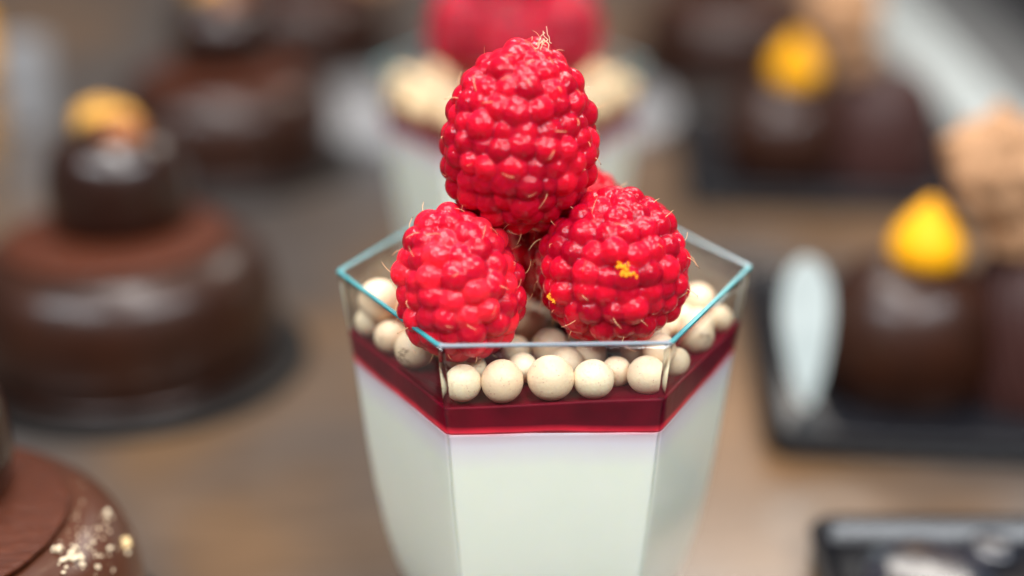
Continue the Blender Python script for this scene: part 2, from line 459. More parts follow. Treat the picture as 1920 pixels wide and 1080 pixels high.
cup1 = make_cup((0, 0, 0), 'sharp hexagonal clear cup with teal edges, white cream under dark red jam')
cup2 = copy_tree(cup1)
cup2.location = (-0.12, 11.3, 0)
tag(cup2, 'blurred white cream cup behind the sharp cup, hidden in part by its topmost raspberry', 'dessert cup', 'hexagonal dessert cups')

# ------------------------------------------------------------------ raspberries
def berry_mesh(name, w, a, seed, nu=230, nv=190):
    rng = np.random.RandomState(seed)
    # egg: half width w, half height a, base (wide) at the bottom, tip up
    def prof(t):       # t 0 bottom .. 1 top -> (r, z)
        z = -a + 2*a*t
        u = z/a
        r = w*1.03*np.power(np.clip(1-np.abs(u)**2.35, 0, 1), 0.52)*(1-0.13*u)
        return r, z
    cs, rs, vals = [], [], []
    # arc length rows
    ts = np.linspace(0, 1, 400); pr = np.array([prof(t) for t in ts])*0.855
    s = np.concatenate([[0], np.cumsum(np.hypot(*np.diff(pr, axis=0).T))])
    pitch_ = 0.222; nr = int(s[-1]/pitch_)
    for k in range(nr+1):
        sk = s[-1]*(k+0.15)/(nr+0.3)
        r = np.interp(sk, s, pr[:, 0]); z = np.interp(sk, s, pr[:, 1])
        n = max(1, int(round(2*math.pi*r/0.262)))
        off = rng.rand()*0.6 + (0.5 if k % 2 else 0)
        for i in range(n):
            th = 2*math.pi*(i+off+rng.uniform(-.17, .17))/n
            q = 0.97+rng.uniform(-.05, .05)
            cs.append((r*q*math.cos(th), r*q*math.sin(th), z+rng.uniform(-.05, .05)))
            rs.append(rng.uniform(0.165, 0.205)); vals.append(rng.rand())
    cs, rs, vals = np.array(cs), np.array(rs), np.array(vals)
    th = np.linspace(0, 2*math.pi, nu, endpoint=False); ph = np.linspace(-math.pi/2, math.pi/2, nv)
    TH, PH = np.meshgrid(th, ph)
    D = np.stack([np.cos(TH)*np.cos(PH), np.sin(TH)*np.cos(PH), np.sin(PH)*(a/w)], -1).reshape(-1, 3)
    D /= np.linalg.norm(D, axis=1, keepdims=True)
    # base core radius along the direction
    core = np.full(len(D), 0.0)
    for _ in range(1):
        rr = np.hypot(D[:, 0], D[:, 1]); lo_, hi_ = np.zeros(len(D)), np.full(len(D), 2.5)
        for it in range(26):
            mid = (lo_+hi_)/2; u = np.clip(mid*D[:, 2]/(a*0.90), -1, 1)
            inside = (mid*rr < 0.90*w*np.power(np.clip(1-np.abs(u)**2.35, 0, 1), 0.52)*(1-0.13*u)) & (np.abs(mid*D[:, 2]) < a*0.90)
            lo_ = np.where(inside, mid, lo_); hi_ = np.where(inside, hi_, mid)
        core = lo_
    kk = 105.0; acc = np.exp(kk*(core*1.03-1.0)); best = core*1.0; col = np.full(len(D), 0.35)
    for c, r, v in zip(cs, rs, vals):
        b = D@c; disc = r*r - (c@c) + b*b
        t = np.where((disc > 0) & (b > 0), b+np.sqrt(np.maximum(disc, 0)), 0)
        up_ = t > best
        acc += np.where(t > 0, np.exp(kk*(t-1.0)), 0)
        best = np.where(up_, t, best); col = np.where(up_, v, col)
    best = np.log(acc)/kk+1.0
    P = D*best[:, None]
    Vv = P; Ff = []
    for k in range(nv-1):
        for i in range(nu):
            j = (i+1) % nu
            Ff.append((k*nu+i, k*nu+j, (k+1)*nu+j, (k+1)*nu+i))
    me = bpy.data.meshes.new(name)
    me.from_pydata(Vv.tolist(), [], Ff); me.update()
    me.polygons.foreach_set('use_smooth', [True]*len(me.polygons))
    at = me.attributes.new('drupe', 'FLOAT', 'POINT'); at.data.foreach_set('value', col.astype(np.float32))
    me.materials.append(M_RASP)
    return me, cs, rs

def hairs(cs, rs, seed, n=58):
    """a thin curved style rises from each of many drupelets"""
    rng = np.random.RandomState(seed); V_, F_, idx = [], [], []
    pick = rng.permutation(len(cs))[:n]
    for q in pick:
        c, r = cs[q], rs[q]
        nrm = c/np.linalg.norm(c)
        side = np.cross(nrm, rng.randn(3)); side /= np.linalg.norm(side)
        d0 = nrm+side*rng.uniform(-.35, .35); d0 /= np.linalg.norm(d0)
        p = c+d0*r*0.97; L = rng.uniform(0.10, 0.24); bend = rng.uniform(0.8, 3.2)
        pts = [p]; d = d0+side*0.5
        for k in range(6):
            d = d+side*bend*0.16-np.array((0, 0, 0.03)); d /= np.linalg.norm(d)
            p = p+d*L/6; pts.append(p)
        v, f = tube(pts, 0.0042, 0.0022)
        o = len(V_); V_ += v; F_ += [tuple(i+o for i in ff) for ff in f]
        idx += [0]*len(f)
        if rng.rand() < 0.6:      # a dark dry stigma at the end
            v, f = tube([pts[-1]-d*0.006, pts[-1]+d*0.012], 0.0065, 0.005)
            o = len(V_); V_ += v; F_ += [tuple(i+o for i in ff) for ff in f]; idx += [1]*len(f)
    return V_, F_, idx

def grain_cluster(seed, n, spread, r):
    rng = np.random.RandomState(seed); V_, F_ = [], []
    for k in range(n):
        c = np.array([rng.randn()*spread, rng.randn()*spread*0.8, rng.rand()*r])
        rr = r*rng.uniform(0.6, 1.3)
        o = len(V_)
        for (x, y, z) in ((1, 0, 0), (-1, 0, 0), (0, 1, 0), (0, -1, 0), (0, 0, 1), (0, 0, -1)):
            V_.append(c+rr*np.array((x, y, z))*rng.uniform(.7, 1.2))
        for f in ((0, 2, 4), (2, 1, 4), (1, 3, 4), (3, 0, 4), (2, 0, 5), (1, 2, 5), (3, 1, 5), (0, 3, 5)):
            F_.append(tuple(i+o for i in f))
    return V_, F_

GR_B = 'raspberries heaped on the dessert cups'
def make_berry(w, a, seed, loc, axis, spin, label):
    me, cs, rs = berry_mesh('raspberry', w, a, seed)
    o = bpy.data.objects.new('raspberry', me); C.objects.link(o)
    q = Vector(axis).to_track_quat('Z', 'Y')
    o.rotation_mode = 'QUATERNION'
    o.rotation_quaternion = q @ Matrix.Rotation(spin, 4, 'Z').to_quaternion()
    o.location = loc
    tag(o, label, 'raspberry', GR_B)
    V_, F_, idx = hairs(cs, rs, seed+5)
    h = mesh_obj('fine_hairs', V_, F_, M_HAIR, o)
    h.data.materials.append(M_HAIR_DARK)
    h.data.polygons.foreach_set('material_index', idx)
    tag(h, kind='stuff')
    return o, cs, rs

def pollen_on(berry, world_pos, seed, n, spread, r):
    """orange pollen clump pressed onto the skin, facing outwards"""
    V_, F_ = grain_cluster(seed, n, spread, r)
    bpy.context.view_layer.update()
    mi = berry.matrix_world.inverted()
    p = mi @ Vector(world_pos)
    # slide onto the surface along the radius
    hit, loc_, nrm, _ = berry.ray_cast(p.normalized()*3, -p.normalized())
    o = mesh_obj('pollen_clump', V_, F_, M_POLLEN, berry, smooth=False)
    o.location = loc_+nrm*0.004
    o.rotation_euler = nrm.to_track_quat('Z', 'Y').to_euler()
    return o

b_top, cs_t, rs_t = make_berry(0.93, 1.22, 3, (-0.36, -0.6, 2.02), (0.03, 0.04, 1), 0.4,
    'tall raspberry standing upright on top of the others, highest of the heap')
b_right, _, _ = make_berry(0.93, 0.96, 11, (0.80, -1.10, 0.50), (-0.05, 0.14, 1), 1.3,
    'wide raspberry with orange pollen specks resting at the right in the sharp cup')
b_left, _, _ = make_berry(0.74, 0.97, 33, (-1.15, -1.32, 0.37), (-0.15, 0.20, 1), 2.1,
    'bright red narrower raspberry leaning at the left in the sharp cup')
b_rear, _, _ = make_berry(0.86, 0.98, 41, (0.34, 0.42, 0.34), (0.10, 0.05, 1), 0.2,
    'dark shaded raspberry hidden behind the three sharp ones, seen in the gap between them')
b_left.color = (1.3, 3.0, 1.5, 1)
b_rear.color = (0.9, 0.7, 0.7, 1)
pollen_on(b_right, (0.84, -2.0, 0.78), 1, 34, 0.065, 0.024)
pollen_on(b_right, (0.07, -1.65, 0.32), 2, 18, 0.04, 0.021)
pollen_on(b_right, (1.62, -1.50, 0.30), 3, 8, 0.014, 0.016)
# dried tuft at the tip of the top raspberry
rng = np.random.RandomState(8); V_, F_ = [], []
for k in range(13):
    p = np.array((-0.22+rng.randn()*0.05, -0.12+rng.randn()*0.05, 1.17)); d = np.array((rng.randn()*0.6, rng.randn()*0.6, 1.0)); pts = [p]
    for s in range(7):
        d = d+rng.randn(3)*0.55+np.array((0.1, -0.1, -0.12)); d /= np.linalg.norm(d); p = p+d*0.035; pts.append(p)
    v, f = tube(pts, 0.006, 0.004); o_ = len(V_); V_ += v; F_ += [tuple(i+o_ for i in ff) for ff in f]
mesh_obj('dried_tuft', V_, F_, M_STYLE, b_top)

def copy_berry(src, loc, rotz, label):
    o = copy_tree(src, skip=('pollen_clump', 'dried_tuft'))
    o.location = loc
    o.rotation_mode = 'QUATERNION'
    o.rotation_quaternion = Matrix.Rotation(rotz, 4, 'Z').to_quaternion() @ src.rotation_quaternion
    tag(o, label, 'raspberry', GR_B)
    return o
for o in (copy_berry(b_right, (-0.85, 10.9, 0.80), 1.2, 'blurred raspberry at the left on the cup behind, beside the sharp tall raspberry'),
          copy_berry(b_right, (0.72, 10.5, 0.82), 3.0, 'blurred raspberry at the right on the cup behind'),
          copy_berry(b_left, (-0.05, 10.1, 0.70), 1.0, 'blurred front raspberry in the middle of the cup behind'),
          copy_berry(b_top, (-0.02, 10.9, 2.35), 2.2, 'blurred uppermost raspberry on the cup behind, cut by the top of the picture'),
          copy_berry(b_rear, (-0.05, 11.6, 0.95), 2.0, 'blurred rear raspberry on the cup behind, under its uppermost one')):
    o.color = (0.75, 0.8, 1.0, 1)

# ------------------------------------------------------------------ pearls
def pearl_mesh(seed):
    rng = np.random.RandomState(seed); nu, nv = 40, 28
    th = np.linspace(0, 2*math.pi, nu, endpoint=False); ph = np.linspace(-math.pi/2, math.pi/2, nv)
    TH, PH = np.meshgrid(th, ph)
    D = np.stack([np.cos(TH)*np.cos(PH), np.sin(TH)*np.cos(PH), np.sin(PH)], -1).reshape(-1, 3)
    r = np.ones(len(D))
    for k in range(7):
        d = rng.randn(3); d /= np.linalg.norm(d); r += rng.uniform(-0.07, 0.055)*np.exp(-((1-D@d)/0.3))
    r += 0.03*(D@(lambda q: q/np.linalg.norm(q))(rng.randn(3)))**2
    F_ = []
    for k in range(nv-1):
        for i in range(nu):
            j = (i+1) % nu; F_.append((k*nu+i, k*nu+j, (k+1)*nu+j, (k+1)*nu+i))
    me = bpy.data.meshes.new('chocolate_pearl'); me.from_pydata((D*r[:, None]).tolist(), [], F_); me.update()
    me.polygons.foreach_set('use_smooth', [True]*len(me.polygons)); me.materials.append(M_PEARL)
    return me
PM = [pearl_mesh(s) for s in range(6)]
GR_P = 'crunchy white chocolate pearls in the sharp cup'
prng = random.Random(5)
def pearl(x, y, z, r, label, group=GR_P):
    o = bpy.data.objects.new('chocolate_pearl', PM[prng.randrange(6)]); C.objects.link(o)
    r *= 1.04
    o.location = (x, y, z); o.scale = (r, r, r*prng.uniform(.96, 1.03))
    o.rotation_euler = [prng.uniform(0, 6.28) for _ in range(3)]
    tag(o, label, 'candy pearl', group)
    return o
PEARLS = [
    (-1.117, -1.998, -0.69, 0.23, 'speckled pearl at the left end of the front row'),
    (-0.631, -2.007, -0.664, 0.256, 'second pearl from the left in the front row'),
    (-0.029, -1.992, -0.638, 0.282, 'largest pearl of the front row, third from the left'),
    (0.497, -1.987, -0.676, 0.244, 'fourth pearl of the front row, just right of the largest one'),
    (1.176, -1.876, -0.68, 0.24, 'pearl at the right end of the front row in the cup corner'),
    (-0.362, -1.516, -0.731, 0.189, 'small bright pearl wedged behind the second and third pearls of the front row'),
    (0.212, -1.42, -0.716, 0.204, 'pearl peeking between the two middle pearls of the front row'),
    (0.821, -1.652, -0.732, 0.188, 'small pearl wedged behind the front row beside its right end pearl'),
    (1.609, -1.384, -0.743, 0.177, 'pearl seen through the right side wall just beyond the right front corner'),
    (0.023, -1.024, -0.677, 0.242, 'big pearl crossed by the rim in the middle, between the two front raspberries'),
    (0.541, -1.139, -0.713, 0.207, 'pinkish pearl crossed by the rim below the right raspberry'),
    (-0.417, -0.955, -0.733, 0.187, 'small dull pearl crossed by the rim, just right of the left raspberry tip'),
    (-0.996, -1.455, -0.751, 0.169, 'pearl under the tip of the left raspberry, mostly behind the leftmost front pearl'),
    (1.371, -1.53, -0.489, 0.206, 'pearl at the rim behind the right end pearl of the front row'),
    (-1.74, -1.021, -0.666, 0.254, 'pearl with dark scratches lying lowest behind the left side wall'),
    (-2.058, -0.546, -0.709, 0.211, 'smaller pearl with dark flecks up against the scratched pearl at the left wall'),
    (-2.23, -0.189, -0.337, 0.272, 'big clean pearl highest up in the left corner of the cup'),
    (-2.383, -0.023, -0.732, 0.188, 'half hidden small pearl in the far left corner below the big clean one'),
    (-0.203, -0.298, -0.705, 0.215, 'shaded pearl in the gap between the two front raspberries, nearer one'),
    (-0.207, 0.442, -0.713, 0.207, 'darkest pearl deep in the gap between the raspberries, farther one'),
    (2.143, 0.358, -0.651, 0.238, 'bright pearl crossed by the teal rim at the right, right of the right raspberry'),
    (1.962, -0.674, -0.686, 0.233, 'pearl with a dark scratch lying lowest behind the right side wall'),
    (2.379, -0.043, -0.739, 0.181, 'small pearl in the far right corner of the cup'),
    (1.873, 0.968, -0.767, 0.153, 'little pearl peeking out highest behind the right raspberry'),
    (1.893, 0.073, -0.759, 0.161, 'little pearl tucked against the right edge of the right raspberry'),
]
BURIED = [(-2.067, 0.516, -0.712, 0.208), (-1.643, -0.338, -0.708, 0.212), (-1.852, 0.107, -0.722, 0.198), (-1.645, 0.466, -0.698, 0.222), (-1.597, 1.276, -0.711, 0.209), (-1.163, -1.101, -0.715, 0.205), (-1.36, -0.671, -0.72, 0.2), (-1.157, -0.272, -0.694, 0.226), (-1.384, 0.117, -0.71, 0.21), (-1.345, 0.868, -0.709, 0.211), (-1.137, 1.283, -0.719, 0.201), (-0.897, -0.712, -0.72, 0.2), (-0.684, -0.276, -0.715, 0.205), (-0.893, 0.076, -0.718, 0.202), (-0.672, 0.524, -0.709, 0.211), (-0.695, 1.278, -0.697, 0.223), (-0.89, 1.718, -0.719, 0.201), (-0.457, 0.084, -0.71, 0.21), (-0.484, 0.894, -0.73, 0.19), (-0.219, 1.267, -0.721, 0.199), (-0.443, 1.668, -0.694, 0.226), (-0.011, 0.075, -0.711, 0.209), (0.261, 0.526, -0.706, 0.214), (0.002, 0.897, -0.7, 0.22), (0.226, 1.276, -0.695, 0.225), (-0.008, 1.695, -0.71, 0.21), (0.475, -0.697, -0.721, 0.199), (0.653, -0.32, -0.717, 0.203), (0.495, 0.105, -0.713, 0.207), (0.679, 0.461, -0.721, 0.199), (0.664, 1.288, -0.712, 0.208), (0.439, 1.67, -0.692, 0.228), (1.152, -1.114, -0.692, 0.228), (0.954, -0.672, -0.71, 0.21), (1.177, -0.264, -0.725, 0.195), (1.184, 0.471, -0.71, 0.21), (0.9, 0.9, -0.716, 0.204), (1.163, 1.284, -0.694, 0.226), (0.905, 1.722, -0.729, 0.191), (1.396, -0.729, -0.715, 0.205), (1.591, -0.276, -0.707, 0.213), (1.617, 0.481, -0.691, 0.229), (1.36, 0.883, -0.702, 0.218), (1.64, 1.262, -0.715, 0.205), (1.348, 1.69, -0.695, 0.225), (2.056, -0.25, -0.711, 0.208)]
for x, y, z, r, lb in PEARLS:
    o = pearl(x, y, z, r, lb)
    if 'scratch' in lb or 'flecks' in lb:
        o.rotation_euler = (0, 0, 0)
        rg = np.random.RandomState(int(r*1e4)); V_, F_ = [], []
        side = -0.55 if x < 0 else 0.5
        for k in range(12):
            d = np.array((side+rg.uniform(-.45, .45), -1, rg.uniform(-.55, .5))); d /= np.linalg.norm(d)
            t_ = np.cross(d, rg.randn(3)*np.array((.5, .5, 1))); t_ /= np.linalg.norm(t_); L = rg.uniform(.04, .16) if k else .34
            pts = []
            for q in np.linspace(-.5, .5, 6):
                p = d+t_*L*q*2+np.array((0, 0, .05*math.sin(q*6))); pts.append(p/np.linalg.norm(p)*1.005)
            v, f = tube(pts, 0.022, 0.012); o_ = len(V_); V_ += v; F_ += [tuple(i+o_ for i in ff) for ff in f]
        mesh_obj('dark_fibres', V_, F_, M_SCRATCH, o)
for x, y, z, r in BURIED:
    pearl(x, y, z, r, 'cream coloured pearl buried under and behind the raspberries in the sharp cup')
# the layer in the blurred cup behind: one mass, nobody could count it
V_, F_ = [], []
for i, (x, y, z, r) in enumerate([p[:4] for p in PEARLS]+BURIED+[(p[0]*1.0+0.08, p[1]*0.97+.05, -0.52, p[3]) for p in PEARLS+BURIED]):
    me = PM[i % 6]; o_ = len(V_)
    V_ += [(v.co.x*r+x, v.co.y*r+y, v.co.z*r+z) for v in me.vertices]
    F_ += [tuple(k+o_ for k in p.vertices) for p in me.polygons]
o = mesh_obj('pearl_layer', V_, F_, M_LAYER, loc=(-0.12, 11.3, 0.0))
tag(o, 'blurred layer of beige pearls on the jam of the cup behind', 'candy pearls', kind='stuff')


# ------------------------------------------------------------------ chocolate cakes
DOME = smooth_profile([(0.0, 0.0), (2.7, 0.0), (2.88, 0.2), (3.06, 0.75), (3.10, 1.4), (2.97, 2.0), (2.68, 2.38), (2.25, 2.54), (1.4, 2.56), (0.0, 2.56)], 6)
def make_dome_cake(loc, label, ball=(0.0, 0.0), rot=0):
    root = empty('chocolate_cake', loc, (0, 0, rot))
    tag(root, label, 'cake', 'round glazed chocolate cakes')
    V_, F_ = lathe(DOME, 128, lambda th, z: 0.006*np.sin(3*th+z)+0.004*np.sin(5*th))
    mesh_obj('glazed_dome', V_, F_, M_GLAZE, root)
    V_, F_ = lathe([(0, 2.56), (2.2, 2.565), (2.25, 2.59), (2.25, 2.64), (2.21, 2.665), (1.2, 2.665), (0, 2.665)], 160,
                   lambda th, z: 0.004*np.sin(9*th)+0.003*np.sin(23*th+1)+0.002*np.sin(41*th))
    mesh_obj('chocolate_disc', V_, F_, M_DISC, root)
    pr = smooth_profile([(0.0, 0.0), (1.05, 0.0), (1.36, 0.14), (1.46, 0.6), (1.42, 1.2), (1.24, 1.66), (0.92, 1.88), (0.4, 1.93), (0.0, 1.93)], 5)
    V_, F_ = lathe(pr, 72)
    b = mesh_obj('chocolate_truffle', V_, F_, M_BALL, root, loc=(-0.05, 0.7, 2.67))
    # caramelised nut and the gold leaf folded over it
    V_, F_ = lathe(smooth_profile([(0, -.1), (.42, 0), (.5, .25), (.36, .52), (0, .62)], 5), 32)
    nb = mesh_obj('caramel_nut', V_, F_, M_NUT, b, loc=(0.25, -0.25, 1.68))
    rng = np.random.RandomState(4); rows = []
    for i in range(13):
        u = i/12; a = math.radians(200-205*u)
        row = []
        for j in range(9):
            v = j/8-0.5
            rr = 0.78+0.10*rng.rand()
            wv = v*0.62*(0.35+math.sin(math.pi*min(1, u*1.1+0.08))**0.7)
            row.append((rr*math.cos(a)*0.95, 0.12+wv+0.05*rng.rand(), 0.02+(rr*0.66)*max(math.sin(a), -0.25)+0.25+0.07*rng.rand()))
        rows.append(row)
    V1 = [p for r_ in rows for p in r_]; V2 = [(x, y, z-0.03) for (x, y, z) in V1]
    F_ = []; N = len(V1)
    for i in range(12):
        for j in range(8):
            q = (i*9+j, i*9+j+1, (i+1)*9+j+1, (i+1)*9+j); F_.append(q); F_.append(tuple(N+k for k in q[::-1]))
    edge = [j for j in range(9)]+[i*9+8 for i in range(1, 13)]+[12*9+j for j in range(7, -1, -1)]+[i*9 for i in range(11, 0, -1)]
    for k in range(len(edge)):
        a_, b_ = edge[k], edge[(k+1) % len(edge)]; F_.append((a_, N+a_, N+b_, b_))
    gl = mesh_obj('gold_leaf', V1+V2, F_, M_GOLD, b, loc=(-0.10, 0.10, 1.72)); gl.scale = (0.86, 1.5, 0.74); gl.rotation_euler = (0, 0.12, 0.3)
    return root
def make_board(loc, label):
    V_, F_ = lathe([(0, 0), (3.5, 0), (3.6, 0.04), (3.62, 0.15), (3.58, 0.22), (3.4, 0.24), (0, 0.24)], 128)
    o = mesh_obj('cake_board', V_, F_, M_BOARD, loc=loc)
    tag(o, label, 'cake board', 'round black cake boards')
    return o
near = make_dome_cake((-8.76, -1.08, -5.75), 'nearest chocolate cake with pale biscuit crumbs on its glaze, cut by the lower left corner')
make_board((-8.70, -1.00, -5.995), 'round black board under the crumb-sprinkled nearest cake')
c2 = copy_tree(near); c2.location = (-8.15, 9.8, -5.75); c2.rotation_euler = (0, 0, 0)
tag(c2, 'blurred round chocolate cake at the left with gold leaf on its truffle', 'cake', 'round glazed chocolate cakes')
bd = make_board((-8.05, 9.9, -5.995), 'round black board under the blurred left cake with gold leaf')
c3 = copy_tree(near); c3.location = (-8.05, 23.2, -5.75)
tag(c3, 'very blurred dark chocolate cake behind the left cake with gold leaf', 'cake', 'round glazed chocolate cakes')
bd = make_board((-7.95, 23.2, -5.995), 'round black board under the very blurred cake behind the left one')
c4 = copy_tree(near); c4.location = (-7.0, 36.2, -5.75)
tag(c4, 'farthest chocolate cake on the left, a dark blur at the top of the picture', 'cake', 'round glazed chocolate cakes')
make_board((-7.0, 36.2, -5.995), 'round black board under the farthest left cake')
c5 = copy_tree(near); c5.location = (8.3, 33.5, -5.75)
tag(c5, 'dark chocolate cake behind the rear right black tray', 'cake', 'round glazed chocolate cakes')
make_board((8.3, 33.5, -5.995), 'round black board under the dark cake behind the rear right tray')

for ch in near.children:
    if ch.name.startswith('glazed_dome'):
        ch.data = ch.data.copy(); ch.data.materials[0] = M_MILK
# crumbs on the near dome
CR = [(2.68, 0.54, .085), (2.9, 0.72, .03), (2.67, 0.14, .05), (2.67, -0.06, .035), (2.95, 0.32, .13), (2.98, 0.20, .06), (2.84, -0.12, .07), (2.65, 0.66, .06),
      (2.71, 0.38, .045), (2.30, -0.60, .10), (2.45, -0.42, .03), (2.44, -0.74, .085), (2.55, -0.66, .10), (2.61, -0.60, .07), (2.49, -0.60, .08), (2.51, -0.45, .05),
      (2.65, -0.34, .03), (2.71, -0.37, .035), (2.74, -0.41, .03), (2.77, -0.36, .03), (2.8, -0.31, .035), (2.36, -0.52, .03), (2.47, -0.18, .025), (2.59, -0.13, .025),
      (2.66, -0.2, .04), (2.61, -0.33, .03), (2.74, -0.01, .035), (2.78, 0.22, .035), (2.46, -0.95, .05), (2.79, -0.55, .05), (2.93, -0.36, .035), (2.39, -0.84, .03),
      (2.47, -0.85, .05), (2.59, -0.56, .075), (2.40, -0.72, .03), (2.64, -0.67, .06), (2.62, 0.10, .022), (2.55, 0.02, .02), (2.72, 0.60, .04), (2.86, -0.2, .025), (2.5, -0.3, .022), (2.9, 0.02, .03)]
DZ = [p for p in DOME if p[1] > 1.4]
def dome_z(r):
    rs_ = [p[0] for p in DZ][::-1]; zs_ = [p[1] for p in DZ][::-1]
    return float(np.interp(r, rs_, zs_))
def crumb_mesh(seed, k=5):
    rng = np.random.RandomState(seed); import bmesh
    bm = bmesh.new()
    for q in range(k):
        m_ = Matrix.Translation(rng.uniform(-.55, .55, 3)) @ Matrix.Diagonal((*rng.uniform(.4, .85, 3), 1))
        bmesh.ops.create_icosphere(bm, subdivisions=2, radius=0.8, matrix=m_)
    for v in bm.verts: v.co *= 1+rng.uniform(-.13, .13)
    me = bpy.data.meshes.new('biscuit_crumb'); bm.to_mesh(me); bm.free()
    return me
CM = [crumb_mesh(s) for s in range(5)]
for m_ in CM: m_.materials.append(M_CRUMB)
cg = crumb_mesh(9, 7); cg.materials.append(M_CRUMBG)
for i, (x, y, r) in enumerate(CR):
    o = bpy.data.objects.new('biscuit_crumb', cg if r > .12 else CM[i % 5]); C.objects.link(o); o.parent = near
    rr = math.hypot(x, y)
    o.location = (x, y, dome_z(min(rr, 3.08))+r*0.4); s = r*0.68; o.scale = (s, s, s); o.rotation_euler = (i*1.3, i*2.1, i*.7)

rng = np.random.RandomState(12); V_, F_ = [], []
for k in range(80):
    a = -0.09+rng.randn()*0.2; rr = min(2.66+rng.randn()*0.24, 3.0); r = abs(rng.randn())*0.007+0.005
    if rr < 2.3: continue
    v, f = grain_cluster(k, 1, 0.0, r); c = np.array((rr*math.cos(a), rr*math.sin(a), dome_z(rr))); o_ = len(V_)
    V_ += [p+c for p in v]; F_ += [tuple(i+o_ for i in ff) for ff in f]
o = mesh_obj('crumb_dust', V_, F_, M_CRUMB, near, smooth=False); tag(o, kind='stuff')

# ------------------------------------------------------------------ black trays with petits gateaux
def make_tray(loc, rot, label, sx=8.2, sy_=8.2):
    root = empty('serving_tray', loc, (0, 0, rot))
    tag(root, label, 'tray', 'black glossy serving trays')
    V_, F_ = box(sx, sy_, 0.24, 0.5)
    mesh_obj('tray_base', V_, F_, M_BLACK, root)
    # raised lip all round
    n = 8; loops = []
    def ring(d, z, r=0.5):
        pts = []
        for (cx, cyy, a0) in ((1, 1, 0), (-1, 1, 90), (-1, -1, 180), (1, -1, 270)):
            for k in range(n+1):
                a = math.radians(a0+90*k/n); q = max(r-d, .02)
                pts.append(((sx/2-r)*cx+q*math.cos(a), (sy_/2-r)*cyy+q*math.sin(a), z))
        return np.array(pts)
    lo = [ring(0.40, 0.243), ring(0.22, 0.32), ring(0.10, 0.52), ring(0.02, 0.60), ring(-0.06, 0.58), ring(-0.02, 0.40), ring(0.03, 0.243)]
    V_, F_ = loft(lo, False, False); N = len(lo[0]); m_ = len(lo)-1
    for i in range(N):
        j = (i+1) % N; F_.append((m_*N+i, m_*N+j, j, i))
    mesh_obj('tray_lip', V_, F_, M_BLACK, root)
    return root
def make_petit(loc, label):
    root = empty('petit_gateau', loc)
    tag(root, label, 'cake', 'small chocolate cakes with a yellow drop')
    pr = smooth_profile([(0, 0), (1.35, 0), (1.62, 0.2), (1.75, 0.9), (1.66, 1.6), (1.36, 2.2), (0.85, 2.58), (0.3, 2.7), (0, 2.71)], 6)
    V_, F_ = lathe(pr, 96, lambda th, z: 0.012*np.sin(2*th+.5)+0.006*np.sin(5*th))
    mesh_obj('glazed_mound', V_, F_, M_GLAZE, root)
    # ridged body with slanting grooves
    pr = smooth_profile([(0, 0), (1.6, 0), (1.78, 0.15), (1.74, 0.9), (1.55, 1.9), (1.2, 2.6), (0.7, 2.92), (0, 3.0)], 6)
    V_, F_ = lathe(pr, 360, lambda th, z: 0.016*np.sin(42*(th+0.22*z)))
    mesh_obj('ridged_mound', V_, F_, M_PLATE, root, loc=(2.75, -0.05, 0))
    # yellow kiss-shaped drop
    pr = smooth_profile([(0, 0), (0.62, 0.0), (0.80, 0.16), (0.83, 0.42), (0.72, 0.72), (0.46, 1.05), (0.24, 1.28), (0.10, 1.42), (0, 1.46)], 6)
    V_, F_ = lathe(pr, 64)
    md = mesh_obj('mango_drop', V_, F_, M_YELLOW, root, loc=(0.2, -0.1, 2.6)); md.scale = (0.84, 0.84, 0.92)
    # beige dusted truffle
    rng = np.random.RandomState(3); nu, nv = 120, 80
    th = np.linspace(0, 2*math.pi, nu, endpoint=False); ph = np.linspace(-math.pi/2, math.pi/2, nv)
    TH, PH = np.meshgrid(th, ph); D = np.stack([np.cos(TH)*np.cos(PH), np.sin(TH)*np.cos(PH), np.sin(PH)], -1).reshape(-1, 3)
    r = np.full(len(D), 0.92)
    for k in range(260):
        d = rng.randn(3); d /= np.linalg.norm(d); r += rng.uniform(-0.05, 0.13)*np.exp(-((1-D@d)/rng.uniform(.003, .03)))
    F_ = []
    for k in range(nv-1):
        for i in range(nu):
            j = (i+1) % nu; F_.append((k*nu+i, k*nu+j, (k+1)*nu+j, (k+1)*nu+i))
    t1 = mesh_obj('dusted_truffle', D*r[:, None], F_, M_CREAMBEIGE, root, loc=(1.38, -0.2, 4.58))
    t2 = mesh_obj('dusted_truffle', D*r[:, None]*0.55, F_, M_CREAMBEIGE, root, loc=(1.75, -0.35, 3.35))
    return root
trot = math.radians(-6.2)
make_tray((8.97, 8.99, -6.0), trot, 'black glossy tray at the right under the sharp-tipped yellow drop cake')
make_tray((9.35, 22.6, -6.0), trot, 'black glossy tray in the upper right, under the rear yellow drop cake')
make_tray((8.45, -1.85, -6.0), trot*0.3, 'black glossy tray in the lower right corner, nearest to the camera')
pg = make_petit((7.62, 8.0, -5.755), 'small chocolate cake at the right with yellow drop and beige truffle, nearer of the two')
p2 = copy_tree(pg); p2.location = (8.0, 21.8, -5.755)
tag(p2, 'small chocolate cake with yellow drop in the upper right, farther of the two', 'cake')
